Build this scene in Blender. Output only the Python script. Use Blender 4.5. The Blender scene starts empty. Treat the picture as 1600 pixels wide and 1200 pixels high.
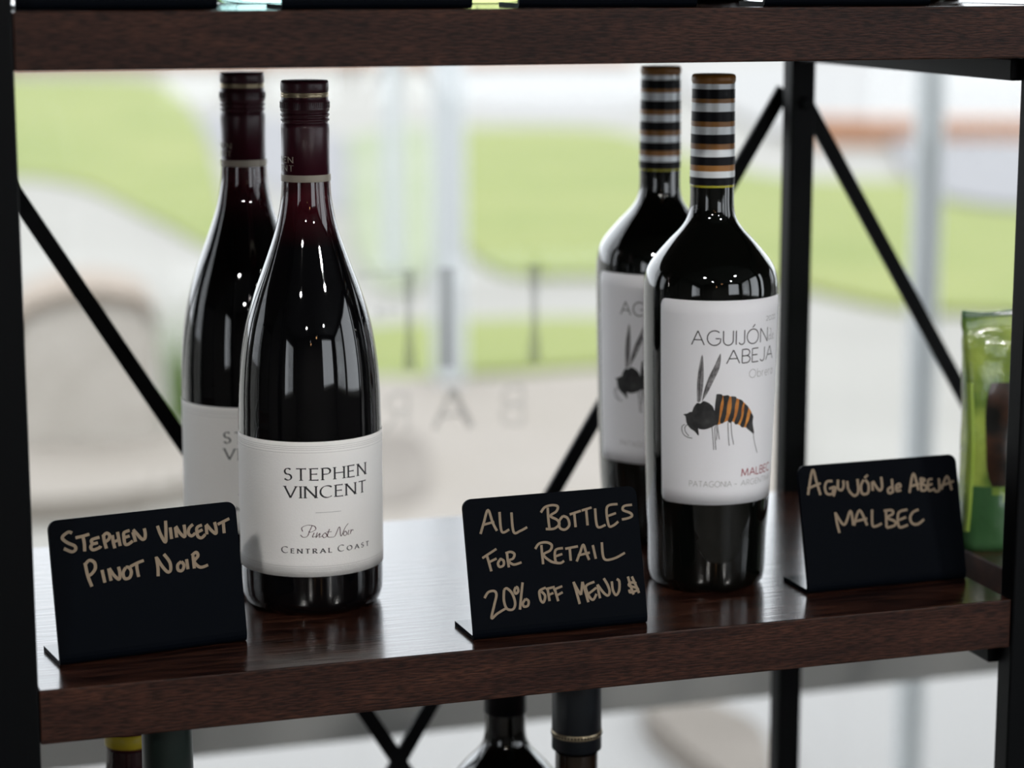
import bpy, bmesh, math, random, json
from mathutils import Vector, Matrix
D = bpy.data; SC = bpy.context.scene; COL = SC.collection
R = math.radians; PI = math.pi
SH = 1.092            # height of the middle shelf's top above the floor

# ------------------------------------------------------------------ camera
cam_d = D.cameras.new('camera'); cam = D.objects.new('camera', cam_d); COL.objects.link(cam)
pitch, yaw = math.atan(652/3559.0), R(17.8)
fw = Vector((math.sin(yaw)*math.cos(pitch), math.cos(yaw)*math.cos(pitch), -math.sin(pitch)))
rt = Vector((math.cos(yaw), -math.sin(yaw), 0)); up = rt.cross(fw)
cam.matrix_world = Matrix(((rt.x, up.x, -fw.x, 0), (rt.y, up.y, -fw.y, 0), (rt.z, up.z, -fw.z, 1.45), (0, 0, 0, 1)))
cam_d.sensor_width = 36; cam_d.lens = 3559*36/1600
cam_d.dof.use_dof = True; cam_d.dof.focus_distance = 1.235; cam_d.dof.aperture_fstop = 4.5
cam_d.clip_start = .02; cam_d.clip_end = 500
SC.camera = cam
# ------------------------------------------------------------------ sky, exposure
w = D.worlds.new('overcast_sky'); SC.world = w; w.use_nodes = True
nt = w.node_tree; bg = nt.nodes['Background']
bg.inputs['Color'].default_value = (.915, .93, 1.0, 1); bg.inputs['Strength'].default_value = 3.45
SC.view_settings.view_transform = 'Standard'; SC.view_settings.look = 'None'
SC.view_settings.gamma = 1; SC.view_settings.use_curve_mapping = False; SC.view_settings.exposure = 0.0
SC.cycles.use_denoising = True
SC.cycles.max_bounces = 10; SC.cycles.transparent_max_bounces = 12; SC.cycles.caustics_refractive = False

# ------------------------------------------------------------------ materials
def mat(name, col, rough=.5, metal=0, ior=1.5, coat=0, bump=None, emit=None, spec=.5):
    m = D.materials.new(name); m.use_nodes = True; b = m.node_tree.nodes['Principled BSDF']
    b.inputs['Base Color'].default_value = (*col, 1); b.inputs['Roughness'].default_value = rough
    b.inputs['Metallic'].default_value = metal; b.inputs['IOR'].default_value = ior
    b.inputs['Coat Weight'].default_value = coat; b.inputs['Specular IOR Level'].default_value = spec
    if bump:
        sc, st, dist = bump; N = m.node_tree.nodes; L = m.node_tree.links
        tc = N.new('ShaderNodeTexCoord'); n = N.new('ShaderNodeTexNoise'); n.inputs['Scale'].default_value = sc
        n.inputs['Detail'].default_value = 4
        bp = N.new('ShaderNodeBump'); bp.inputs['Strength'].default_value = st; bp.inputs['Distance'].default_value = dist
        L.new(tc.outputs['Object'], n.inputs['Vector']); L.new(n.outputs['Fac'], bp.inputs['Height']); L.new(bp.outputs['Normal'], b.inputs['Normal'])
    if emit:
        b.inputs['Emission Color'].default_value = (*emit[0], 1); b.inputs['Emission Strength'].default_value = emit[1]
    return m
def noise_mix(m, c1, c2, scale, lo=.4, hi=.6, vec=(1, 1, 1), detail=5, src='Object'):
    N = m.node_tree.nodes; L = m.node_tree.links; b = N['Principled BSDF']
    tc = N.new('ShaderNodeTexCoord'); mp = N.new('ShaderNodeMapping'); mp.inputs['Scale'].default_value = vec
    n = N.new('ShaderNodeTexNoise'); n.inputs['Scale'].default_value = scale; n.inputs['Detail'].default_value = detail
    r = N.new('ShaderNodeValToRGB'); r.color_ramp.elements[0].position = lo; r.color_ramp.elements[1].position = hi
    r.color_ramp.elements[0].color = (*c1, 1); r.color_ramp.elements[1].color = (*c2, 1)
    L.new(tc.outputs[src], mp.inputs['Vector']); L.new(mp.outputs['Vector'], n.inputs['Vector'])
    L.new(n.outputs['Fac'], r.inputs['Fac']); L.new(r.outputs['Color'], b.inputs['Base Color'])
    return n, mp
def wood(top=False):
    m = mat('walnut_laminate_top' if top else 'walnut_laminate_edge', (.05, .02, .014), .20 if top else .5, spec=.5 if top else .2, coat=.22 if top else 0)
    q = m.node_tree.nodes['Principled BSDF'].inputs; q['Coat Roughness'].default_value = .10; q['Coat IOR'].default_value = 1.52
    N = m.node_tree.nodes; L = m.node_tree.links; b = N['Principled BSDF']
    tc = N.new('ShaderNodeTexCoord')
    def nz(vec, scale, detail, dist=0):
        mp = N.new('ShaderNodeMapping'); mp.inputs['Scale'].default_value = vec
        n = N.new('ShaderNodeTexNoise'); n.inputs['Scale'].default_value = scale; n.inputs['Detail'].default_value = detail
        n.inputs['Distortion'].default_value = dist
        L.new(tc.outputs['Object'], mp.inputs['Vector']); L.new(mp.outputs['Vector'], n.inputs['Vector']); return n
    a = nz((1, 9, 9), 9, 6, .4); f = nz((1, 9, 9), 28, 5, .3) if top else nz((1, 10, 10), 125, 6, .15)
    r = N.new('ShaderNodeValToRGB'); e = r.color_ramp.elements
    e[0].position = .32; e[0].color = (.021, .0070, .0046, 1); e[1].position = .70; e[1].color = (.052, .0195, .0115, 1)
    L.new(a.outputs['Fac'], r.inputs['Fac'])
    r2 = N.new('ShaderNodeValToRGB'); r2.color_ramp.elements[0].position = .40; r2.color_ramp.elements[0].color = (.10, .10, .10, 1)
    r2.color_ramp.elements[1].position = .62; r2.color_ramp.elements[1].color = (1.45, 1.45, 1.45, 1)
    L.new(f.outputs['Fac'], r2.inputs['Fac'])
    mx = N.new('ShaderNodeMixRGB'); mx.blend_type = 'MULTIPLY'; mx.inputs[0].default_value = .75
    L.new(r.outputs['Color'], mx.inputs[1]); L.new(r2.outputs['Color'], mx.inputs[2]); L.new(mx.outputs[0], b.inputs['Base Color'])
    bp = N.new('ShaderNodeBump'); bp.inputs['Strength'].default_value = .6; bp.inputs['Distance'].default_value = .00045 if top else .0004
    L.new(f.outputs['Fac'], bp.inputs['Height']); L.new(bp.outputs['Normal'], b.inputs['Normal'])
    return m
M = {}
M['wood'] = [wood(), wood(True)]
M['steel'] = mat('black_powder_coated_steel', (.0004, .0008, .0014), .5, bump=(900, .15, .0003), spec=.13)
M['glass_pinot'] = mat('dark_wine_glass', (.002, .002, .0025), .02, ior=1.55, coat=.3)
def neck_tint(m, z0, z1, c):
    N = m.node_tree.nodes; L = m.node_tree.links; b = N['Principled BSDF']
    tc = N.new('ShaderNodeTexCoord'); s = N.new('ShaderNodeSeparateXYZ'); mr = N.new('ShaderNodeMapRange')
    mr.inputs[1].default_value = z0; mr.inputs[2].default_value = z1
    r = N.new('ShaderNodeValToRGB'); r.color_ramp.elements[0].color = (.002, .002, .0025, 1); r.color_ramp.elements[1].color = (*c, 1)
    L.new(tc.outputs['Object'], s.inputs[0]); L.new(s.outputs['Z'], mr.inputs[0]); L.new(mr.outputs[0], r.inputs[0]); L.new(r.outputs[0], b.inputs['Base Color'])
neck_tint(M['glass_pinot'], .205, .238, (.045, .004, .008))     # thin red wine showing in the narrow neck
M['glass_malbec'] = mat('black_green_wine_glass', (.002, .0025, .002), .02, ior=1.6, coat=.4)
M['glass_amber'] = mat('amber_bottle_glass', (.008, .0035, .001), .03, ior=1.55, coat=.3)
M['glass_maroon'] = mat('maroon_bottle_glass', (.02, .004, .006), .03, ior=1.55, coat=.3)
M['cap_maroon'] = mat('maroon_capsule_metal', (.048, .005, .013), .35, spec=.5)
M['cream'] = mat('cream_foil_band', (.50, .44, .35), .4)
M['gold_line'] = mat('gold_foil_line', (.45, .37, .24), .3, metal=.6)
M['gold'] = mat('ochre_foil', (.30, .125, .022), .38, bump=(160, .25, .0006))
M['silver'] = mat('silver_foil', (.74, .77, .79), .34, metal=.2, bump=(110, .35, .0008))
M['foil_black'] = mat('black_foil', (.004, .004, .006), .4, spec=.15)
M['yellow_glint'] = mat('yellow_glint_paint', (.35, .33, .02), .2)  # glint of light through the neck glass, put in as a colour
M['cap_green'] = mat('dark_green_capsule', (.012, .024, .020), .35)
M['cap_navy'] = mat('blue_black_capsule', (.009, .013, .018), .38)
M['yellow'] = mat('yellow_capsule_rim', (.55, .42, .02), .4)
M['paper'] = mat('textured_label_paper', (.86, .85, .83), .7, bump=(900, .5, .0003), spec=.3)
M['paper_smooth'] = mat('smooth_label_paper', (.84, .84, .87), .5, bump=(1200, .2, .0002), spec=.3)
M['ink'] = mat('black_ink', (.012, .012, .014), .6)
M['ink_grey'] = mat('grey_ink', (.32, .32, .33), .6)
M['ink_light'] = mat('light_grey_ink', (.47, .47, .47), .6)
M['ink_red'] = mat('crimson_ink', (.30, .02, .04), .6)
M['ink_plum'] = mat('plum_ink', (.05, .012, .02), .6)
M['emboss'] = mat('embossed_label_line', (.60, .59, .58), .7)
M['bee_orange'] = mat('orange_watercolour', (.55, .21, .03), .7)
noise_mix(M['bee_orange'], (.42, .13, .015), (.66, .28, .05), 160, .35, .65)
M['bee_black'] = mat('black_watercolour', (.02, .02, .02), .7)
noise_mix(M['bee_black'], (.010, .010, .011), (.055, .055, .055), 130, .4, .75)
M['bee_wing'] = mat('grey_watercolour_wash', (.20, .19, .20), .7)
noise_mix(M['bee_wing'], (.08, .075, .08), (.32, .31, .32), 260, .35, .65)
M['acrylic'] = mat('matt_black_acrylic', (.0004, .0013, .0032), .55, bump=(2500, .1, .0002), spec=.04)
M['acrylic_foot'] = mat('polished_black_acrylic', (.003, .004, .006), .16, spec=.6)
M['marker'] = mat('bronze_paint_marker', (.215, .155, .097), .5, metal=.1, bump=(1500, .3, .0002))
M['lime_foil'] = mat('green_foil', (.10, .20, .03), .22, coat=.5, bump=(45, .8, .004))
noise_mix(M['lime_foil'], (.06, .14, .025), (.36, .46, .09), 26, .38, .62)
M['green_dark'] = mat('dark_green_foil', (.04, .11, .04), .25, coat=.4, bump=(50, .6, .003))
M['beans'] = mat('dark_roasted_window', (.02, .012, .008), .3, coat=.4)
noise_mix(M['beans'], (.006, .006, .005), (.06, .022, .010), 60, .45, .7)
M['lime_edge'] = mat('lime_seam', (.30, .42, .06), .3)
M['wall'] = mat('charcoal_plaster', (.05, .048, .045), .85, bump=(30, .2, .004))
M['ceiling'] = mat('dark_ceiling_paint', (.05, .05, .05), .9, bump=(20, .1, .004))
M['floor'] = mat('grey_concrete_floor', (.16, .15, .14), .5)
noise_mix(M['floor'], (.04, .037, .033), (.07, .065, .058), 2.5, .3, .7)
M['frame'] = mat('aluminium_window_frame', (.36, .365, .35), .45, bump=(300, .05, .0005))
M['vinyl'] = mat('grey_window_vinyl', (.40, .42, .41), .6)
M['vinyl_faint'] = mat('faint_window_vinyl', (.62, .64, .63), .6)
M['vinyl'].node_tree.nodes['Principled BSDF'].inputs['Alpha'].default_value = .48
M['vinyl_faint'].node_tree.nodes['Principled BSDF'].inputs['Alpha'].default_value = .28
M['pavement'] = mat('pale_pavement', (0.205, 0.198, 0.186), .8, bump=(3, .2, .01))
noise_mix(M['pavement'], (0.190, 0.180, 0.158), (0.243, 0.232, 0.208), .5, .3, .7)
M['lawn'] = mat('lime_green_turf', (.160, .186, .038), .9, bump=(25, .8, .03))
noise_mix(M['lawn'], (.140, .172, .034), (.190, .207, .056), .8, .3, .7)
M['lawn_pale'] = mat('dry_pale_turf', (0.205, 0.228, 0.137), .9, bump=(25, .8, .03))
noise_mix(M['lawn_pale'], (0.182, 0.213, 0.114), (0.220, 0.236, 0.167), .8, .3, .7)
M['sand'] = mat('beige_gravel', (0.213, 0.190, 0.163), .9, bump=(40, .6, .01))
noise_mix(M['sand'], (0.205, 0.179, 0.148), (0.236, 0.209, 0.182), 1.2, .3, .7)
M['brown'] = mat('brown_gravel', (0.152, 0.129, 0.110), .9, bump=(40, .6, .01))
noise_mix(M['brown'], (0.129, 0.110, 0.091), (0.175, 0.152, 0.129), 3, .3, .7)
M['slate'] = mat('lilac_grey_paving', (0.167, 0.163, 0.167), .8)
M['white_paving'] = mat('white_paving', (.222, .214, .204), .7)
M['stone'] = mat('pale_stone', (.38, .345, .30), .85, bump=(14, .6, .03))
noise_mix(M['stone'], (.35, .32, .28), (.41, .375, .335), 5, .3, .7)
M['cap_brown'] = mat('brown_coping_stone', (.23, .185, .145), .85, bump=(20, .5, .02))
M['terracotta'] = mat('terracotta', (.36, .19, .115), .85, bump=(20, .5, .01))
M['grass'] = mat('tall_grass', (0.122, 0.198, 0.046), .8)
M['pole'] = mat('galvanised_pole', (.40, .415, .42), .5)
M['fill_on'] = mat('fill_diffuser', (.9, .9, .88), .5, emit=((1, .97, .93), 600))  # glow of the added fill lights
M['bulb'] = mat('warm_bulb', (1, .7, .4), .5, emit=((1, .55, .25), 30))
M['black_metal'] = mat('black_lamp_metal', (.012, .012, .012), .4)
def pane_mat():
    m = D.materials.new('clear_window_glass'); m.use_nodes = True; N = m.node_tree.nodes; L = m.node_tree.links
    for n in list(N): N.remove(n)
    o = N.new('ShaderNodeOutputMaterial'); mx = N.new('ShaderNodeMixShader'); t = N.new('ShaderNodeBsdfTransparent'); g = N.new('ShaderNodeBsdfGlossy')
    t.inputs[0].default_value = (.965, .985, .975, 1); g.inputs['Roughness'].default_value = .01; g.inputs[0].default_value = (1, 1, 1, 1)
    f = N.new('ShaderNodeFresnel'); f.inputs[0].default_value = 1.45
    ml = N.new('ShaderNodeMath'); ml.operation = 'MULTIPLY'; ml.inputs[1].default_value = .7
    L.new(f.outputs[0], ml.inputs[0]); L.new(ml.outputs[0], mx.inputs[0]); L.new(t.outputs[0], mx.inputs[1]); L.new(g.outputs[0], mx.inputs[2]); L.new(mx.outputs[0], o.inputs[0])
    return m
M['pane'] = pane_mat()
def clear_glass(name, col):
    m = D.materials.new(name); m.use_nodes = True; b = m.node_tree.nodes['Principled BSDF']
    b.inputs['Base Color'].default_value = (*col, 1); b.inputs['Roughness'].default_value = .02; b.inputs['Transmission Weight'].default_value = 1
    return m
M['glass_teal'] = clear_glass('pale_teal_glass', (.55, .85, .80))
M['glass_olive'] = clear_glass('olive_glass', (.45, .50, .20))

# ------------------------------------------------------------------ mesh helpers
def link(name, me, material=None, parent=None, loc=None, smooth=False):
    o = D.objects.new(name, me); COL.objects.link(o)
    if material:
        for mm in (material if isinstance(material, (list, tuple)) else [material]): me.materials.append(mm)
    if parent: o.parent = parent
    if loc: o.location = loc
    if smooth:
        for p in me.polygons: p.use_smooth = True
    return o
def from_bm(name, bm, material=None, parent=None, loc=None, smooth=False):
    me = D.meshes.new(name); bm.normal_update(); bm.to_mesh(me); bm.free()
    return link(name, me, material, parent, loc, smooth)
def tag(o, label=None, cat=None, group=None, kind=None):
    if label: o['label'] = label
    if cat: o['category'] = cat
    if group: o['group'] = group
    if kind: o['kind'] = kind
    return o
def empty(name, loc, rz=0, label=None, cat=None, group=None, kind=None):
    o = D.objects.new(name, None); COL.objects.link(o); o.location = loc; o.rotation_euler = (0, 0, rz); o.empty_display_size = .02
    return tag(o, label, cat, group, kind)
def copy_tree(o, parent=None):
    c = o.copy(); COL.objects.link(c)
    if parent: c.parent = parent
    for ch in [x for x in D.objects if x.parent == o and x is not c]: copy_tree(ch, c)
    return c
def box(bm, x0, x1, y0, y1, z0, z1, bev=0, seg=2):
    vs = [bm.verts.new((x, y, z)) for x in (x0, x1) for y in (y0, y1) for z in (z0, z1)]
    fs = [bm.faces.new([vs[i] for i in q]) for q in ((0, 1, 3, 2), (4, 6, 7, 5), (0, 4, 5, 1), (2, 3, 7, 6), (0, 2, 6, 4), (1, 5, 7, 3))]
    if bev:
        es = list({e for f in fs for e in f.edges})
        bmesh.ops.bevel(bm, geom=es, offset=bev, segments=seg, affect='EDGES', profile=.5)
    return vs
def box_obj(name, x0, x1, y0, y1, z0, z1, material, parent=None, bev=0):
    bm = bmesh.new(); box(bm, x0, x1, y0, y1, z0, z1, bev); return from_bm(name, bm, material, parent)
def bar_obj(name, p, q, wx, wy, material, parent=None):       # rectangular bar from p to q, lying in a plane of constant y
    p, q = Vector(p), Vector(q); d = (q-p).normalized(); s = Vector((0, 1, 0)); t = d.cross(s).normalized()
    bm = bmesh.new(); vs = []
    for e in (p, q):
        for a, b in ((-1, -1), (1, -1), (1, 1), (-1, 1)): vs.append(bm.verts.new(e + t*a*wx/2 + s*b*wy/2))
    for i in range(4): bm.faces.new((vs[i], vs[(i+1) % 4], vs[4+(i+1) % 4], vs[4+i]))
    bm.faces.new(vs[3::-1]); bm.faces.new(vs[4:]); bmesh.ops.recalc_face_normals(bm, faces=bm.faces)
    bmesh.ops.bevel(bm, geom=list(bm.edges), offset=min(wx, wy)*.12, segments=2, affect='EDGES')
    return from_bm(name, bm, material, parent)
def spline(pts, n=5):                                          # Catmull-Rom through the points
    if len(pts) < 3: return list(pts)
    P = [pts[0]] + list(pts) + [pts[-1]]; out = []
    for i in range(1, len(P)-2):
        for k in range(n):
            t = k/n; a, b, c, d = P[i-1], P[i], P[i+1], P[i+2]
            out.append(tuple(.5*((2*b[j]) + (-a[j]+c[j])*t + (2*a[j]-5*b[j]+4*c[j]-d[j])*t*t + (-a[j]+3*b[j]-3*c[j]+d[j])*t**3) for j in range(2)))
    out.append(tuple(pts[-1])); return out
def lathe(name, prof, material, parent=None, seg=96, midx=None, cap=True):
    bm = bmesh.new(); rings = []
    for r, z in prof:
        if r < 1e-6: rings.append([bm.verts.new((0, 0, z))]); continue
        rings.append([bm.verts.new((r*math.sin(2*PI*i/seg), -r*math.cos(2*PI*i/seg), z)) for i in range(seg)])
    for k in range(len(rings)-1):
        a, b = rings[k], rings[k+1]
        for i in range(seg):
            j = (i+1) % seg
            if len(a) == 1 and len(b) == 1: continue
            if len(a) == 1: f = bm.faces.new((a[0], b[j], b[i]))
            elif len(b) == 1: f = bm.faces.new((a[i], a[j], b[0]))
            else: f = bm.faces.new((a[i], a[j], b[j], b[i]))
            f.smooth = True
            if midx: f.material_index = midx[k]
    bmesh.ops.recalc_face_normals(bm, faces=bm.faces)
    return from_bm(name, bm, material, parent)
def r_at(prof, z):
    for (r0, z0), (r1, z1) in zip(prof, prof[1:]):
        if z0 <= z <= z1 and z1 > z0: return r0 + (r1-r0)*(z-z0)/(z1-z0)
    return prof[-1][0]

# ------------------------------------------------------------------ lettering: strokes laid on a surface
def arc(cx, cy, rx, ry, a0, a1, n=14): return [(cx+rx*math.cos(R(a0+(a1-a0)*i/n)), cy+ry*math.sin(R(a0+(a1-a0)*i/n))) for i in range(n+1)]
GL = {
 'A': (.86, [[(0, 0), (.43, 1)], [(.43, 1), (.86, 0)], [(.16, .36), (.70, .36)]]),
 'B': (.58, [[(0, 0), (0, 1)], [(0, 1)]+arc(.28, .76, .26, .24, 90, -90)+[(0, .52)], [(0, .52)]+arc(.30, .26, .28, .26, 90, -90)+[(0, 0)]]),
 'C': (.80, [arc(.48, .5, .48, .52, 48, 312, 22)]),
 'E': (.50, [[(0, 0), (0, 1)], [(0, 1), (.50, 1)], [(0, .52), (.43, .52)], [(0, 0), (.52, 0)]]),
 'G': (.88, [arc(.48, .5, .48, .52, 48, 325, 22)+[(.90, .46), (.55, .46)]]),
 'H': (.72, [[(0, 0), (0, 1)], [(.72, 0), (.72, 1)], [(0, .52), (.72, .52)]]),
 'I': (.02, [[(.01, 0), (.01, 1)]]),
 'J': (.42, [[(.42, 1), (.42, .28)]+arc(.21, .22, .21, .23, 0, -160, 10)]),
 'L': (.46, [[(0, 1), (0, 0)], [(0, 0), (.48, 0)]]),
 'M': (.92, [[(0, 0), (.08, 1)], [(.08, 1), (.46, .1)], [(.46, .1), (.84, 1)], [(.84, 1), (.92, 0)]]),
 'N': (.76, [[(0, 0), (0, 1)], [(0, 1), (.76, 0)], [(.76, 0), (.76, 1)]]),
 'O': (.98, [arc(.49, .5, .49, .52, 90, 450, 30)]),
 'P': (.54, [[(0, 0), (0, 1)], [(0, 1)]+arc(.28, .74, .27, .26, 90, -90)+[(0, .48)]]),
 'R': (.60, [[(0, 0), (0, 1)], [(0, 1)]+arc(.27, .75, .26, .25, 90, -90)+[(0, .5)], [(.24, .5), (.62, 0)]]),
 'S': (.52, [arc(.27, .75, .24, .26, 40, 270, 14)[:-1]+arc(.25, .25, .26, .26, 90, -150, 14)]),
 'T': (.68, [[(.34, 0), (.34, 1)], [(0, 1), (.68, 1)]]),
 'U': (.68, [[(0, 1), (0, .34)]+arc(.34, .33, .34, .35, 180, 360, 14)+[(.68, 1)]]),
 'V': (.82, [[(0, 1), (.41, 0)], [(.41, 0), (.82, 1)]]),
 '0': (.6, [arc(.3, .5, .3, .52, 90, 450, 24)]),
 '2': (.54, [arc(.27, .72, .26, .28, 165, -35, 12)+[(0, 0), (.56, 0)]]),
 '-': (.45, [[(0, .42), (.45, .42)]]),
 'b': (.56, [[(0, 0), (0, 1.05)], arc(.28, .33, .27, .34, 90, 450, 20)]),
 'r': (.28, [[(0, 0), (0, .68)], arc(.22, .42, .22, .25, 170, 75, 8)]),
 'e': (.56, [[(.02, .34), (.54, .34)]+arc(.28, .33, .27, .34, 0, 315, 20)]),
 'a': (.54, [arc(.27, .33, .26, .34, 90, 450, 20), [(.54, .68), (.54, 0)]]),
 ' ': (.55, []), 
}
GL['Ó'] = (GL['O'][0], GL['O'][1] + [[(.44, 1.13), (.64, 1.34)]])
def ribbon(bm, pts, wfun, surf, layer=0):
    n = len(pts); pr = None
    for i, (x, y) in enumerate(pts):
        a = pts[max(i-1, 0)]; b = pts[min(i+1, n-1)]; dx, dy = b[0]-a[0], b[1]-a[1]; l = math.hypot(dx, dy) or 1e-9
        wv = wfun(dx/l, dy/l)/2; nx, ny = -dy/l*wv, dx/l*wv
        cur = (bm.verts.new(surf(x+nx, y+ny, layer)), bm.verts.new(surf(x-nx, y-ny, layer)))
        if pr: bm.faces.new((pr[0], pr[1], cur[1], cur[0]))
        pr = cur
def dense(pts, step):
    out = [pts[0]]
    for a, b in zip(pts, pts[1:]):
        k = max(1, int(math.hypot(b[0]-a[0], b[1]-a[1])/step))
        for i in range(1, k+1): out.append((a[0]+(b[0]-a[0])*i/k, a[1]+(b[1]-a[1])*i/k))
    return out
def text(name, s, x0, x1, z0, h, wt, surf, material, parent, serif=False, gap=.22, small=1.0, z1=None):
    """letters between arc positions x0..x1 with their feet at z0 (z1 at the far end), capital height h"""
    adv = []; x = 0
    for i, c in enumerate(s):
        k = 1.0 if (i == 0 or s[i-1] == ' ' or small == 1) else small
        adv.append((x, k)); x += GL[c][0]*k + (gap if c != ' ' else 0)
    tot = x-gap; sx = (x1-x0)/tot
    bm = bmesh.new(); lay = 0
    nib = R(18)
    def wf(dx, dy):
        if not serif: return wt
        dd = math.atan2(dy, dx); return wt*(.34+.75*abs(math.sin(dd-nib+R(0))))if True else wt
    for (ax, k), c in zip(adv, s):
        for st in GL[c][1]:
            pts = [(x0+(ax+px*k)*sx, z0+((z1-z0)*(ax/tot) if z1 else 0)+py*k*h) for px, py in st]
            lay += 1; ribbon(bm, dense(pts, 1.2), wf, surf, lay % 7)
            if serif and len(st) <= 3:
                for px, py in (pts[0], pts[-1]):
                    if len(st) == 2 and abs(pts[0][1]-pts[-1][1]) < h*.1:      # horizontal arm: small vertical tick
                        if px == max(pts[0][0], pts[-1][0]) and c in 'ETL': lay += 1; ribbon(bm, [(px, py-h*.07), (px, py+h*.07)], lambda a, b: wt*.4, surf, lay % 7)
                    elif c not in 'BPRS' or px <= pts[0][0]+1e-6 or (c == 'R' and py < z0+h*.1):
                        if c == 'A' and py > z0+h*.7: continue
                        if c == 'V' and py < z0+h*.3: continue
                        sw = h*.16; lay += 1; ribbon(bm, [(px-sw, py), (px+sw, py)], lambda a, b: wt*.38, surf, lay % 7)
    return from_bm(name, bm, material, parent)
def strokes(name, S, wt, surf, material, parent, smooth=True, var=0):
    bm = bmesh.new(); rnd = random.Random(3)
    for i, st in enumerate(S):
        ribbon(bm, dense(spline(st, 6) if smooth else st, 1.0), (lambda dx, dy: wt*(1-var+var*abs(dy-.3*dx))), surf, i % 7)
    return from_bm(name, bm, material, parent)
def blob(name, polys, surf, material, parent, layer=0, step=1.6):
    bm = bmesh.new()
    for k, p in enumerate(polys):
        p = spline(p+[p[0]], 3)[:-1]
        f = bm.faces.new([bm.verts.new((x, y, 0)) for x, y in p])
    bmesh.ops.triangulate(bm, faces=bm.faces[:])
    for _ in range(5):
        es = [e for e in bm.edges if e.calc_length() > step]
        if not es: break
        bmesh.ops.subdivide_edges(bm, edges=es, cuts=1); bmesh.ops.triangulate(bm, faces=[f for f in bm.faces if len(f.verts) > 3])
    for v in bm.verts: v.co = Vector(surf(v.co.x, v.co.y, layer))
    return from_bm(name, bm, material, parent)
def sheet(name, a0, a1, z0, z1, prof, material, parent, off=.00015, corner=0, na=64, nz=10):    # a label wrapped on a bottle
    bm = bmesh.new(); g = []
    for j in range(nz+1):
        row = []
        for i in range(na+1):
            a = a0+(a1-a0)*i/na; z = z0+(z1-z0)*j/nz
            if corner:                                             # rounded corners
                s = a*.0385; sa, sb = a0*.0385, a1*.0385
                ds = min(s-sa, sb-s)
                if ds < corner:
                    k = corner-math.sqrt(max(0, corner**2-(corner-ds)**2)); lo, hi = z0+k, z1-k
                    z = min(max(z, lo), hi)
            r = r_at(prof, z)+off
            row.append(bm.verts.new((r*math.sin(a), -r*math.cos(a), z)))
        g.append(row)
    for j in range(nz):
        for i in range(na):
            f = bm.faces.new((g[j][i], g[j][i+1], g[j+1][i+1], g[j+1][i])); f.smooth = True
    o = from_bm(name, bm, material, parent)
    sm = o.modifiers.new('paper_thickness', 'SOLIDIFY'); sm.thickness = .00012; sm.offset = -1
    return o
def cyl_surf(prof, base=.00018, rr=38.5):       # x: mm along the arc at radius rr, y: mm above the base
    def f(x, y, layer=0):
        z = y/1000; a = x/rr; r = r_at(prof, z)+base+.000012*layer
        return (r*math.sin(a), -r*math.cos(a), z)
    return f

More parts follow.
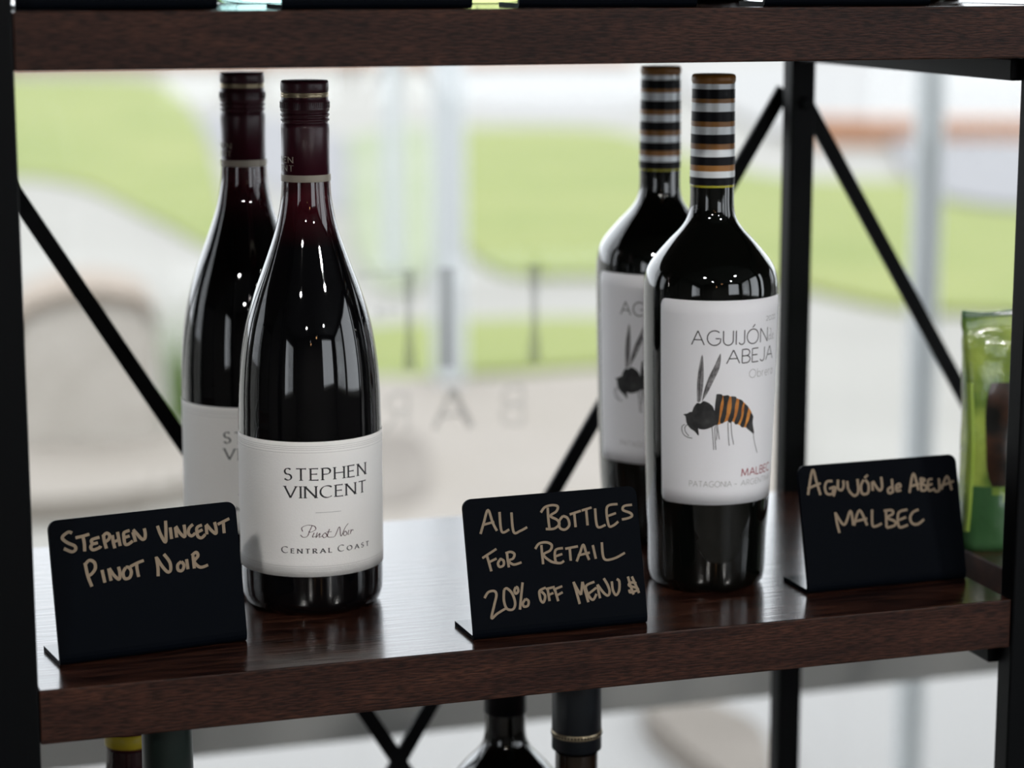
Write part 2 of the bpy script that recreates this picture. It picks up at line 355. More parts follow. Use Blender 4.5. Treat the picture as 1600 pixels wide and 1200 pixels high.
DATA = json.loads('''{"ABD":[[[4.36,118.66],[9.75,118.1],[15.38,116.77],[20.54,114.09],[25.66,108.95],[27.35,104.88],[25.87,100.38],[22.68,98.69],[17.35,101.16],[12.38,103.47],[8.47,102.37],[4.64,101.66],[3.74,110.17]]],"STR":[[[4.36,119.12],[6.95,119.09],[7.9,117.53],[6.62,111.69],[5.85,102.42],[3.88,101.66],[3.44,110.17]],[[8.2,118.14],[11.8,118.03],[10.78,113.13],[10.26,106.96],[8.78,102.36],[6.61,102.72],[7.74,108.58],[8.59,113.19]],[[12.92,117.67],[16.2,116.87],[15.46,112.13],[15.07,106.73],[13.52,102.48],[11.27,103.2],[12.77,108.4],[13.33,113.02]],[[17.9,115.83],[20.71,114.07],[19.74,110.28],[19.49,105.65],[17.35,101.16],[15.16,102.08],[16.73,106.63],[17.65,111.21]],[[21.46,112.77],[24.27,110.65],[23.44,106.07],[21.75,99.24],[19.08,100.25],[20.9,105.53]],[[26.09,107.35],[28.17,104.78],[27.86,100.92],[29.29,94.51],[25.96,96.47],[23.04,99.12],[24.84,102.82]]],"THX":[[[-8.46,111.37],[-6.64,113.79],[-4.64,113.57],[-3.14,115.01],[-0.86,114.45],[0.66,113.55],[2.5,111.72],[3.77,108.63],[4.98,108.62],[5.37,103.97],[4.64,101.66],[2.39,100.11],[-2.13,98.48],[-6.42,99.09],[-9.1,102.03],[-9.95,106.63]],[[-12.34,107.23],[-9.98,108.49],[-7.15,106.8],[-6.13,100.65],[-5.43,94.79],[-7.94,97.14],[-10.62,98.83],[-12.74,101.77],[-13.44,105.44],[-14.77,106.56]]],"WNG":[[[-6.65,114.56],[-6.78,123.81],[-6.0,133.08],[-4.01,142.06],[-3.12,133.18],[-3.28,123.95],[-4.66,114.95]],[[-3.9,114.67],[-2.78,120.88],[-0.33,128.64],[3.32,136.35],[6.25,142.77],[5.93,134.8],[2.71,127.13],[-0.94,119.39]]],"LEG":[[[-13.87,100.9],[-15.65,99.18],[-15.1,95.65],[-12.62,93.54],[-9.28,93.01]],[[-11.77,101.07],[-13.68,99.36],[-13.48,96.73],[-11.35,94.11]],[[2.08,100.11],[2.8,93.13],[3.36,86.6]],[[3.6,100.11],[4.02,93.13],[4.58,86.6]],[[4.2,100.89],[5.02,97.0],[4.79,92.35]],[[5.1,101.65],[5.79,97.0],[6.47,92.8]],[[11.28,102.58],[11.93,92.93],[12.49,88.87]],[[13.2,102.81],[13.81,95.95],[15.24,89.33]],[[28.4,96.18],[29.85,89.75],[32.52,82.79]],[[-3.31,116.24],[-1.02,124.78],[5.08,140.18]],[[-5.43,115.39],[-5.28,125.42],[-4.25,137.75]]],"S1":[[[-39.1,68.6],[-40.9,69.4],[-43.9,67.7],[-44.3,66.1],[-41.8,63.8],[-38.3,61.8],[-38.1,59.8],[-40.2,59.0],[-44.1,61.1]],[[-37.5,66.0],[-33.8,66.4],[-30.0,67.1]],[[-33.5,66.2],[-33.1,62.4],[-33.3,58.4]],[[-24.8,64.9],[-29.0,64.0],[-28.6,62.0],[-25.9,62.1]],[[-28.6,62.0],[-29.9,60.3],[-28.7,58.7],[-25.3,59.5],[-24.6,60.3]],[[-22.6,65.8],[-22.3,62.1],[-21.6,58.6]],[[-23.1,65.0],[-20.9,66.6],[-19.3,65.4],[-19.9,63.4],[-22.2,61.9]],[[-17.8,65.2],[-17.6,61.5],[-17.1,58.2]],[[-18.0,61.4],[-14.6,62.4]],[[-14.9,66.6],[-14.5,62.8],[-14.1,59.1]],[[-8.3,66.7],[-11.3,65.9],[-11.7,63.4],[-11.4,60.0],[-9.8,59.5],[-7.1,61.0]],[[-11.6,63.2],[-8.6,63.8]],[[-6.7,65.7],[-6.0,62.7],[-5.7,60.4]],[[-6.4,66.9],[-4.3,64.2],[-2.2,61.5],[-0.6,61.5],[0.0,63.9],[-0.3,66.9]],[[7.0,67.5],[8.3,62.8],[10.6,58.4],[11.4,64.1],[11.7,69.7]],[[13.9,65.9],[14.1,59.7]],[[16.7,65.6],[17.0,60.2]],[[17.0,66.2],[18.9,62.5],[21.3,60.1],[21.8,63.0],[21.6,66.5]],[[26.6,66.2],[24.3,64.4],[23.6,61.8],[25.2,60.1],[27.4,61.4]],[[31.5,65.3],[28.6,64.1],[28.6,59.8],[30.6,58.5],[32.9,60.1]],[[28.8,61.8],[31.6,62.8]],[[33.8,65.0],[33.8,60.0]],[[33.9,65.4],[36.6,61.8],[38.8,59.9],[39.2,62.3],[38.7,66.1]],[[40.3,64.7],[44.0,66.0],[47.1,67.1]],[[43.5,65.6],[43.5,59.6]],[[-33.7,52.4],[-32.8,45.4],[-31.2,39.7]],[[-33.7,51.6],[-31.2,53.5],[-28.7,52.0],[-28.5,48.9],[-30.7,46.3],[-32.8,45.4]],[[-25.0,47.7],[-24.1,40.9]],[[-21.4,48.1],[-20.7,41.5]],[[-21.1,48.1],[-18.8,44.1],[-16.3,41.8],[-15.6,45.0],[-16.1,48.3]],[[-12.2,47.5],[-13.9,44.8],[-13.2,41.8],[-10.6,42.0],[-9.4,44.7],[-10.3,47.2],[-12.2,47.7]],[[-9.7,47.7],[-5.7,49.2],[-2.1,50.1]],[[-6.2,48.8],[-6.1,45.5],[-5.7,41.8]],[[4.8,51.3],[5.2,45.9],[4.9,40.9]],[[5.2,50.4],[7.5,46.0],[10.2,42.6],[12.0,43.4],[11.9,47.6],[9.1,52.2]],[[18.3,47.2],[16.2,45.6],[16.2,42.9],[18.3,42.4],[19.6,45.0],[18.3,47.2]],[[21.3,48.1],[21.6,42.7]],[[25.0,49.4],[25.1,42.7]],[[24.2,49.6],[26.9,51.2],[27.7,49.1],[25.4,46.4],[27.5,43.5],[29.6,42.9],[32.9,43.7]]],"S2":[[[-42.2,57.5],[-39.8,63.4],[-36.8,70.1],[-34.7,63.0],[-32.7,58.4]],[[-40.3,62.3],[-33.8,63.4]],[[-30.3,68.5],[-30.0,57.8],[-25.6,58.6]],[[-23.5,67.7],[-23.2,57.0],[-19.3,57.3],[-15.2,59.0]],[[-6.5,66.3],[-3.8,69.1],[0.6,69.8],[3.6,68.8],[2.5,66.2],[-1.2,64.0],[2.5,61.6],[3.6,59.1],[0.3,56.9],[-4.5,57.1]],[[-2.3,68.7],[-2.5,62.9],[-2.3,57.1]],[[6.2,63.4],[3.7,60.7],[3.8,57.0],[6.8,55.9],[9.4,58.2],[8.7,62.0],[6.2,63.4]],[[10.2,63.9],[16.9,65.4]],[[12.9,64.3],[13.0,56.7]],[[17.4,65.5],[23.4,66.7]],[[20.1,66.0],[20.1,57.1]],[[25.4,66.0],[25.8,56.0],[30.7,56.5]],[[38.9,67.4],[32.5,66.2],[32.5,56.3],[35.1,55.7],[38.4,57.7]],[[32.7,61.3],[37.5,62.5]],[[47.5,66.3],[42.8,66.0],[41.9,63.8],[46.0,61.9],[46.9,60.1],[44.4,59.1],[40.7,58.7]],[[-42.4,44.4],[-33.9,48.7]],[[-39.6,45.2],[-38.8,41.5],[-37.9,36.9]],[[-38.8,41.9],[-34.3,43.5]],[[-31.8,43.3],[-33.7,41.0],[-33.0,38.9],[-30.7,39.5],[-30.4,41.9],[-32.2,43.2]],[[-28.1,46.2],[-28.0,42.1],[-27.7,38.1]],[[-29.0,45.9],[-25.9,46.4],[-23.9,45.0],[-24.9,42.7],[-27.6,41.7],[-24.8,39.4],[-20.2,40.2]],[[-7.9,48.6],[-7.9,43.7],[-7.8,38.1]],[[-11.6,46.8],[-9.1,49.5],[-4.7,49.8],[-1.9,48.1],[-3.0,45.3],[-7.1,43.2],[-3.1,39.2],[1.1,38.0]],[[4.5,45.9],[0.0,45.0],[-0.4,38.9],[2.4,37.9],[4.5,38.9]],[[-0.1,41.8],[3.8,42.7]],[[5.8,45.4],[13.3,46.1]],[[8.4,45.5],[8.4,38.6]],[[11.8,37.9],[14.3,42.6],[16.5,46.7],[17.8,42.3],[19.2,38.1]],[[12.8,41.1],[20.0,42.1]],[[22.1,46.0],[23.2,38.4]],[[27.6,47.1],[28.0,38.1],[33.8,37.6],[40.7,40.2]],[[-43.1,22.8],[-40.7,25.8],[-37.2,26.1],[-36.2,23.8],[-37.9,18.7],[-40.1,11.7],[-36.7,13.8],[-31.7,16.1]],[[-31.6,26.2],[-32.2,20.6],[-30.9,16.0],[-27.5,15.3],[-25.9,18.4],[-27.1,23.8],[-29.9,26.9],[-31.6,26.2]],[[-20.6,29.3],[-22.1,22.1],[-23.5,14.8]],[[-24.7,27.2],[-25.7,25.3],[-25.0,23.6],[-23.6,24.7],[-23.8,26.7],[-24.7,27.2]],[[-19.7,20.3],[-21.5,18.0],[-20.9,16.2],[-18.7,16.5],[-18.1,18.9],[-19.7,20.3]],[[-7.5,25.3],[-10.6,24.3],[-11.5,22.8],[-11.0,18.7],[-9.5,17.5],[-8.3,20.9],[-10.3,23.5]],[[-6.6,25.2],[-6.0,17.8]],[[-7.6,24.5],[-2.3,25.2]],[[-6.4,21.1],[-3.4,22.0]],[[-2.4,24.0],[-1.0,17.3]],[[-3.3,23.7],[2.1,25.2]],[[-1.9,20.3],[2.1,21.9]],[[8.9,27.0],[10.2,20.8],[11.4,14.6]],[[8.9,26.8],[10.7,22.8],[12.6,19.5]],[[12.6,19.5],[13.4,23.0],[14.1,26.5]],[[14.1,26.5],[15.3,21.1],[16.5,15.1]],[[21.1,25.9],[15.9,23.9],[17.3,18.2],[19.5,16.2],[21.7,19.2]],[[22.0,22.6],[17.4,19.9]],[[22.8,24.2],[23.1,20.4],[23.6,16.6]],[[22.8,24.2],[26.0,19.4],[28.4,17.7],[29.6,19.9],[28.7,23.6],[26.8,27.3]],[[31.4,25.2],[31.6,20.3],[33.2,17.5],[35.3,20.0],[35.8,24.8],[34.4,26.2]],[[41.2,27.0],[42.2,22.0],[43.6,16.9]],[[43.5,26.8],[45.3,22.1],[46.9,17.4]],[[45.9,22.9],[42.4,23.6],[41.4,22.0],[45.3,20.5],[46.4,19.2],[43.3,18.3],[41.5,18.3],[41.3,19.8]]],"S3":[[[-47.1,57.7],[-42.8,72.0],[-40.9,64.9],[-39.1,57.1]],[[-47.0,61.4],[-38.3,63.9]],[[-30.6,64.6],[-34.2,64.5],[-35.8,61.3],[-34.9,57.6],[-31.3,57.3],[-30.6,60.1]],[[-33.2,60.3],[-29.1,60.8],[-30.8,55.7]],[[-26.9,65.1],[-27.4,60.3],[-25.3,58.9],[-23.7,61.2],[-23.6,64.5]],[[-21.1,63.9],[-21.0,59.0]],[[-14.3,64.6],[-14.5,57.3],[-17.0,55.0],[-19.6,56.9],[-20.7,59.0]],[[-10.2,63.9],[-12.4,60.4],[-12.0,55.9],[-8.3,56.0],[-7.4,60.8],[-9.3,63.8]],[[-9.7,64.9],[-7.2,66.5]],[[-4.9,62.3],[-5.0,57.0]],[[-4.4,62.7],[-0.9,57.1],[1.3,58.6],[1.3,64.7]],[[7.5,58.5],[5.1,57.1],[5.3,55.0],[7.6,55.2],[8.2,58.0]],[[8.2,63.0],[8.1,54.9]],[[10.1,57.1],[13.4,58.1],[12.7,59.8],[10.7,58.7],[10.7,55.8],[13.7,56.0]],[[19.0,54.0],[22.8,65.2],[25.1,55.1]],[[19.4,57.6],[26.0,58.8]],[[27.3,62.0],[27.0,55.0]],[[26.8,62.0],[29.9,61.0],[27.7,58.7],[30.5,57.2],[29.8,54.8],[26.5,54.9]],[[35.1,61.0],[32.2,60.4],[31.9,54.6],[34.9,54.8]],[[31.9,57.5],[34.8,58.1]],[[39.3,61.1],[39.0,54.5],[36.6,53.6],[35.1,55.6]],[[40.4,54.4],[45.0,61.9],[47.3,53.5]],[[40.2,56.5],[49.3,58.7]],[[-30.6,46.3],[-30.1,39.8],[-29.1,34.2]],[[-30.4,45.5],[-25.5,38.6],[-20.7,46.4],[-19.7,37.8]],[[-19.3,37.7],[-14.8,46.3],[-10.7,37.1]],[[-18.1,40.1],[-10.3,41.1]],[[-6.6,46.1],[-7.3,37.2],[-4.9,36.2],[-1.1,37.5]],[[2.5,45.4],[1.8,34.8]],[[1.0,44.7],[6.1,44.7],[6.8,42.6],[2.9,40.5],[7.7,38.0],[7.0,35.6],[1.8,34.7]],[[16.6,44.3],[10.5,42.7],[10.1,34.6],[16.1,35.3]],[[10.5,38.6],[15.2,39.9]],[[23.9,43.7],[20.1,42.4],[17.9,39.3],[19.0,35.9],[22.6,35.2],[27.0,37.7]]]}''')
SHADE = None
# ------------------------------------------------------------------ setting: the room
def struct(o): o['kind'] = 'structure'; return o
def room():
    X0, X1, Y0, Y1, ZT = -3.4, 3.8, -4.4, 1.9, 2.75
    struct(box_obj('floor', X0-.2, X1+.2, Y0-.2, Y1+.12, -.1, 0, M['floor']))
    struct(box_obj('ceiling', X0-.2, X1+.2, Y0-.2, Y1+.12, ZT, ZT+.1, M['ceiling']))
    def wall(name, axis, a, b, c0, c1, holes):
        # a wall with window openings: axis 'x' means it runs along x at y = c0..c1
        bm = bmesh.new()
        def bx(u0, u1, z0, z1):
            if u1-u0 < 1e-4 or z1-z0 < 1e-4: return
            if axis == 'x': box(bm, u0, u1, c0, c1, z0, z1)
            else: box(bm, c0, c1, u0, u1, z0, z1)
        u = a
        for h0, h1, z0, z1 in holes:
            bx(u, h0, 0, ZT); bx(h0, h1, 0, z0); bx(h0, h1, z1, ZT); u = h1
        bx(u, b, 0, ZT)
        return struct(from_bm(name, bm, M['wall']))
    wall('wall_front', 'x', X0, X1, Y1, Y1+.12, [(-2.9, -.75, .12, 2.5), (-.55, 1.75, .12, 2.5), (1.95, 3.5, .12, 2.5)])
    wall('wall_back', 'x', X0-.2, X1+.2, Y0-.12, Y0, [(1.3, 3.3, .9, 2.6)])
    wall('wall_left', 'y', Y0, Y1+.12, X0-.12, X0, [(-3.4, -1.6, .8, 2.3)])
    wall('wall_right', 'y', Y0, Y1+.12, X1, X1+.12, [(-4.0, -1.9, .8, 2.6), (-1.6, .6, .8, 2.6)])
    n = 0
    def window(axis, u0, u1, z0, z1, c, transom):
        nonlocal n; n += 1
        root = empty('window_%d' % n, ((u0+u1)/2, c, z0) if axis == 'x' else (c, (u0+u1)/2, z0)); struct(root)
        hw = (u1-u0)/2; H = z1-z0
        def part(name, a, b, d, e, t0, t1, m):
            if axis == 'x': return box_obj(name, a, b, t0, t1, d, e, m, root, .002 if m is not M['pane'] else 0)
            return box_obj(name, t0, t1, a, b, d, e, m, root, .002 if m is not M['pane'] else 0)
        part('frame_stile', -hw, -hw+.05, 0, H, -.03, .03, M['frame']); part('frame_stile', hw-.05, hw, 0, H, -.03, .03, M['frame'])
        part('frame_rail', -hw+.05, hw-.05, H-.05, H, -.03, .03, M['frame']); part('frame_rail', -hw+.05, hw-.05, 0, .06, -.03, .03, M['frame'])
        if transom:
            zt0, zt1 = transom
            part('transom', -hw+.05, hw-.05, zt0-z0, zt1-z0, -.03, .03, M['frame'])
            part('pane', -hw+.05, hw-.05, .06, zt0-z0, -.003, .003, M['pane']); part('pane', -hw+.05, hw-.05, zt1-z0, H-.05, -.003, .003, M['pane'])
        else: part('pane', -hw+.05, hw-.05, .06, H-.05, -.003, .003, M['pane'])
        return root
    tr = (SH-.328, SH-.24)
    w1 = window('x', -.55, 1.75, .12, 2.5, Y1+.04, tr)
    window('x', -2.9, -.75, .12, 2.5, Y1+.04, tr); window('x', 1.95, 3.5, .12, 2.5, Y1+.04, tr)
    window('x', 1.3, 3.3, .9, 2.6, Y0-.06, None)
    window('y', -3.4, -1.6, .8, 2.3, X0-.06, None)
    window('y', -4.0, -1.9, .8, 2.6, X1+.06, None); window('y', -1.6, .6, .8, 2.6, X1+.06, None)
    # vinyl lettering on the glass, seen from behind
    yv = -.006
    ox, oz = .6, .12; yy = 1.94; k = yy/1.9
    def gx(x): return x*k-ox
    def gz(z): return (1.45+(z+SH-1.45)*k)-oz
    def vin(name, pts, m, wpt):
        bm = bmesh.new()
        for p, wd in pts:
            q = [(gx(a), gz(b)) for a, b in p]; prev = None
            for i, (x, z) in enumerate(q):
                a = q[max(i-1, 0)]; b = q[min(i+1, len(q)-1)]; l = math.hypot(b[0]-a[0], b[1]-a[1]); ww = wd[i] if isinstance(wd, (list, tuple)) else wd
                nx, nz = -(b[1]-a[1])/l*ww/2, (b[0]-a[0])/l*ww/2
                cur = [bm.verts.new((x+nx, yv, z+nz)), bm.verts.new((x-nx, yv, z-nz))]
                if prev: bm.faces.new((prev[0], prev[1], cur[1], cur[0]))
                prev = cur
        o = from_bm(name, bm, m, w1); return o
    bw = [.013, .0105, .006, .006, .0105, .013]; zz = [.100, .088, .070, .045, .026, .012]
    vin('window_letter', [([(.629, z) for z in zz], [.0135, .011, .007, .007, .0125, .0135])], M['vinyl'], 0)
    vin('window_letter', [([(.548, z) for z in zz], .014)], M['vinyl'], 0)
    vin('window_letter', [([(.514, z) for z in zz], bw)], M['vinyl'], 0)
    vin('window_letter', [([(.468, .0965), (.514, .0975)], .0035), ([(.487, .064), (.505, .064)], .0035), ([(.487, .070), (.487, .058)], .003)], M['vinyl_faint'], 0)
    vin('window_letter', [([(.536, -.043), (.553, -.008)], .004), ([(.570, -.043), (.553, -.008)], .007), ([(.543, -.031), (.563, -.031)], .003)], M['vinyl'], 0)
    def ch(cx, c):      # mirrored B and R
        s = .034; S = []
        for st in GL[c][1]: S.append(([(cx-(p[0]-.3)*s, -.043+p[1]*s) for p in st], .0035))
        return S
    vin('window_letter', ch(.608, 'B'), M['vinyl_faint'], 0); vin('window_letter', ch(.502, 'R'), M['vinyl_faint'], 0)
    # unseen fill lights added behind the camera to brighten the bottle labels
    for i, (x, y) in enumerate(((-.9, -.9), (1.5, -.9), (-.9, -2.9), (1.5, -2.9))):
        t = empty('fill_light', (x, y, ZT-.06), 0, ['added square fill light above the left front of the room', 'added square fill light above the right front of the room', 'added square fill light above the left rear of the room', 'added square fill light above the right rear of the room'][i], 'fill light', 'added fill lights of the room')
        bm = bmesh.new()
        for a in ((-.1, .1, -.1, -.08), (-.1, .1, .08, .1), (-.1, -.08, -.08, .08), (.08, .1, -.08, .08)): box(bm, *a, 0, .06)
        from_bm('fill_frame', bm, M['black_metal'], t); box_obj('fill_diffuser', -.08, .08, -.08, .08, .02, .05, M['fill_on'], t)
    for i, (x, y, z) in enumerate(((.35, -1.6, 1.95), (-.25, -2.2, 1.95))):
        t = empty('pendant_lamp', (x, y, z), 0, ['warm pendant lamp nearest behind the shelving', 'warm pendant lamp further back in the room'][i], 'lamp', 'pendant lamps')
        lathe('lamp_shade', [(.012, .12), (.02, .11), (.05, .08), (.085, .03), (.09, 0), (.087, 0), (.08, .03), (.047, .077), (.016, .10)], M['black_metal'], t, 40)
        lathe('bulb', [(0, -.01), (.018, -.005), (.03, .02), (.028, .045), (.014, .07), (.012, .09)], M['bulb'], t, 24)
        lathe('cord', [(.003, .11), (.003, ZT-z)], M['black_metal'], t, 8)
room()

# ------------------------------------------------------------------ outdoors
def outdoors():
    o = box_obj('pavement', -60, 90, 2.1, 120, -.12, -.02, M['pavement']); struct(o)
    lv = [0]
    def patch(name, pts, m, kind='structure', dz=None, jit=.0):
        lv[0] += 1; z = -.02+.006*lv[0]
        p = spline(list(pts)+[pts[0]], 6)[:-1]
        bm = bmesh.new(); t = [bm.verts.new((x, y, z)) for x, y in p]; b = [bm.verts.new((x, y, -.05)) for x, y in p]
        bm.faces.new(t); n = len(p)
        for i in range(n): bm.faces.new((t[i], b[i], b[(i+1) % n], t[(i+1) % n]))
        bmesh.ops.recalc_face_normals(bm, faces=bm.faces)
        o = from_bm(name, bm, m); o['kind'] = kind; return o
    patch('white_paving', [(-.6, 2.3), (-.5, 4.6), (.9, 4.7), (1.6, 4.7), (2.6, 4.5), (3.2, 2.3)], M['white_paving'])
    patch('grey_paving', [(3.4, 18.6), (3.9, 22.5), (4.75, 21.8), (4.1, 13.6), (3.15, 13.9)], M['slate'])
    patch('far_road', [(7.15, 21.06), (6.92, 23.32), (9.0, 31), (11.6, 30.2), (8.45, 22.0)], M['white_paving'])
    patch('lawn', [(.74, 31.7), (3.34, 31), (4.62, 29.7), (4.01, 23.1), (3.1, 17), (2.23, 12), (2.08, 13.2), (1.94, 15.5), (1.47, 16.4), (.32, 15.5)], M['lawn'])
    patch('pale_lawn', [(4.69, 19.2), (5.64, 20.1), (3.08, 10.9), (2.75, 11.1)], M['lawn_pale'])
    patch('lawn', [(5.94, 20.0), (7.03, 19.3), (6.75, 16.7), (6.6, 14.6), (7.4, 13.9), (9.2, 12.3), (5.67, 8.05), (5.0, 8.45), (4.57, 8.8), (4.37, 9.7), (3.71, 10.15), (3.29, 10.7), (4.09, 13.9)], M['lawn'])
    patch('lawn', [(2.0, 8.75), (2.55, 8.9), (3.3, 8.7), (3.2, 7.95), (2.85, 7.75), (2.37, 7.72), (1.85, 7.75)], M['lawn'])
    patch('gravel_bed', [(1.86, 7.72), (2.33, 7.56), (2.9, 7.52), (3.11, 6.82), (2.51, 5.49), (1.93, 4.99), (1.25, 5.2)], M['sand'])
    patch('brown_gravel', [(1.66, 6.74), (1.82, 6.59), (1.63, 5.85), (1.44, 5.83)], M['brown'])
    patch('brown_gravel', [(1.60, 4.11), (1.67, 3.96), (1.70, 3.76), (1.59, 3.48), (1.54, 3.5), (1.53, 3.89)], M['brown'])
    patch('grey_paving', [(8.79, 17.1), (10.8, 15.4), (8.34, 11.9), (6.91, 12.6)], M['slate'])
    patch('sand_path', [(.45, 7.67), (.73, 7.58), (1.12, 6.81), (1.0, 6.13), (.35, 6.18)], M['sand'])
    patch('white_paving', [(8.2, 18.2), (16, 16.6), (22, 30), (13, 31)], M['white_paving'])
    # low terracotta walls
    t = empty('garden_wall', (10.0, 16.6, -.02), math.atan2(-1.3, 2.4), 'low terracotta coloured garden wall across the lawn at the right', 'wall')
    box_obj('wall_body', -2.0, 5.0, -.12, .12, 0, .17, M['terracotta'], t, .01); box_obj('coping', -2.05, 5.05, -.16, .16, .17, .23, M['terracotta'], t, .01)
    t = empty('garden_wall', (6.0, 32.3, -.02), -.12, 'long low terracotta coloured garden wall at the far edge of the lawn', 'wall')
    box_obj('wall_body', -5.5, 6, -.15, .15, 0, .12, M['stone'], t, .01); box_obj('coping', -5.5, 6, -.2, .2, .12, .22, M['terracotta'], t, .01)
    # rounded stone block with brown coping
    t = empty('stone_planter', (.853, 6.95, -.02), -.1, 'large pale stone block with rounded brown top standing on the pavement at the left', 'stone block')
    prof = [(-.215, 0), (.215, 0), (.215, .40), (.20, .45), (.15, .485), (.05, .505), (-.06, .50), (-.15, .47), (-.20, .43), (-.215, .38)]
    bm = bmesh.new(); a = [bm.verts.new((x, -.22, z)) for x, z in prof]; b = [bm.verts.new((x, .25, z)) for x, z in prof]
    bm.faces.new(a); bm.faces.new(b[::-1])
    for i in range(len(prof)): bm.faces.new((a[i], b[i], b[(i+1) % len(prof)], a[(i+1) % len(prof)]))
    bmesh.ops.recalc_face_normals(bm, faces=bm.faces); bmesh.ops.bevel(bm, geom=list(bm.edges), offset=.015, segments=2, affect='EDGES')
    from_bm('stone_body', bm, M['stone'], t)
    bm = bmesh.new(); pr = prof[2:]; a = []; 
    for y in (-.235, .26):
        a.append([bm.verts.new((x*1.03, y, z+.004)) for x, z in pr]+[bm.verts.new((x*1.03, y, z+.03)) for x, z in pr[::-1]])
    n = len(a[0]); bm.faces.new(a[0]); bm.faces.new(a[1][::-1])
    for i in range(n): bm.faces.new((a[0][i], a[1][i], a[1][(i+1) % n], a[0][(i+1) % n]))
    bmesh.ops.recalc_face_normals(bm, faces=bm.faces)
    from_bm('coping', bm, M['cap_brown'], t)
    rnd = random.Random(5)
    def tuft(x, y, label, n=60, h=.24, sp=.07):
        bm = bmesh.new()
        for i in range(n):
            a = rnd.uniform(0, 2*PI); rr = sp*math.sqrt(rnd.random()); bx_, by_ = rr*math.cos(a), rr*math.sin(a); hh = h*rnd.uniform(.5, 1); ln = rnd.uniform(.02, .09); wd = .004
            t_ = Vector((-math.sin(a), math.cos(a), 0))*wd; pv = None
            for k in range(4):
                f = k/3; c = Vector((bx_+math.cos(a)*ln*f*f, by_+math.sin(a)*ln*f*f, hh*f)); ww = t_*(1-f*.95)
                cur = (bm.verts.new(c-ww), bm.verts.new(c+ww))
                if pv: bm.faces.new((pv[0], pv[1], cur[1], cur[0]))
                pv = cur
        o = from_bm('grass_tuft', bm, M['grass'], None, (x, y, -.02)); tag(o, label, 'grass')
    tuft(1.22, 7.35, 'green tuft of tall grass growing beside the pale stone block', 90, .45, .07)
    for x, y, r, lab in ((2.80, 10.6, .045, 'thin pale pole standing in the middle of the lawn'), (2.18, 7.5, .058, 'thick pale grey pole behind the window lettering'), (1.845, 3.45, .026, 'slim galvanised pole close outside the window at the right')):
        t = empty('metal_pole', (x, y, -.02), 0, lab, 'pole')
        lathe('base_plate', [(0, 0), (r*1.6, 0), (r*1.6, .012), (r*1.05, .016), (r*1.05, .03)], M['pole'], t, 32)
        lathe('pole_shaft', [(r, .0), (r, 3.2), (r*.9, 3.23), (0, 3.24)], M['pole'], t, 32)
outdoors()

# ------------------------------------------------------------------ shelving unit
def shelving():
    t = empty('shelving_unit', (.108, 1.118, 0), 0, 'open shelving unit with black steel frame and dark walnut boards in front of the window', 'shelf')
    ox, oy = .108, 1.118
    def bx(name, x0, x1, y0, y1, z0, z1, m, bev=.0012): return box_obj(name, x0-ox, x1-ox, y0-oy, y1-oy, z0, z1, m, t, bev)
    top = SH+.337*2
    for x0, x1 in ((-.470, -.440), (.079, .109), (.661, .691), (1.212, 1.242)):
        bx('post', x0, x1, 1.1165, 1.1315, 0, top+.02, M['steel'])
    backs = [-.450, .099, .660, 1.222]
    for c in backs: bx('post', c-.0088, c+.0088, 1.412, 1.427, 0, top+.02, M['steel'])
    for k in range(-3, 3):
        z = SH+.337*k
        for a, b in ((-.440, .079), (.109, .661), (.691, 1.212)):
            bo = bx('board', a+.0003, b-.0003, 1.118, 1.4105, z-.0285, z, M['wood'], .0008)
            for p in bo.data.polygons:
                if p.normal.z > .5: p.material_index = 1
        for x0, x1 in ((-.462, -.444), (.085, .104), (.655, .673), (1.215, 1.235)):
            bx('side_rail', x0, x1, 1.1315, 1.412, z-.0415, z-.029, M['steel'])
    for bay in range(3):
        xl, xr = backs[bay]+.004, backs[bay+1]-.004; cx = (xl+xr)/2-.002
        for zc in (SH-.1755,):
            h = (xr-cx)*1.62
            bar_obj('cross_brace', (xl-ox, 1.4305-oy, zc+h), (xr-ox, 1.4305-oy, zc-h), .0105, .004, M['steel'], t)
            bar_obj('cross_brace', (xl-ox, 1.4355-oy, zc-h), (xr-ox, 1.4355-oy, zc+h), .0105, .004, M['steel'], t)
        h2 = SH-.172-(xr-cx)*1.515
    # bolts where the braces meet the posts
    for c in backs:
        for s in (-1, 1):
            zc = SH-.1755+s*.443
            b = lathe('bolt', [(0, 0), (.004, 0), (.0045, -.0015), (0, -.002)], M['steel'], t, 12); b.rotation_euler = (R(90), 0, 0); b.location = (c-ox, 1.411-oy, zc)
    return t
unit = shelving()

# ------------------------------------------------------------------ bottles
def face_cam(x, y): return math.atan2(y, x)-PI/2+0   # turn the bottle's -Y side towards the camera
def smooth_prof(p, n=4):
    out = [p[0]]
    q = spline(p, n)
    return [(max(r, 0), z) for r, z in q]
PIN = [(0, .004), (.020, .003), (.030, 0), (.036, .0004), (.0390, .003), (.0403, .008), (.0405, .014), (.0405, .022)] + smooth_prof([(.0405, .030), (.0405, .06), (.0405, .100), (.0403, .110), (.0400, .123), (.0386, .1414), (.0355, .160), (.0304, .178), (.0237, .196), (.0174, .2144), (.0143, .230), (.0136, .2385), (.0134, .2420)]) 
MAL = [(0, .004), (.018, .003), (.027, 0), (.0310, .0004), (.0334, .003), (.0343, .008), (.0346, .014), (.0347, .02)] + smooth_prof([(.0350, .032), (.0360, .0468), (.0374, .085), (.0384, .125), (.0389, .155), (.0391, .1735), (.0386, .180), (.0372, .186), (.0345, .191), (.0302, .1965), (.0240, .2035), (.0178, .2100), (.0143, .2155), (.0129, .2215), (.0126, .2270), (.0126, .2340), (.0126, .2365)])
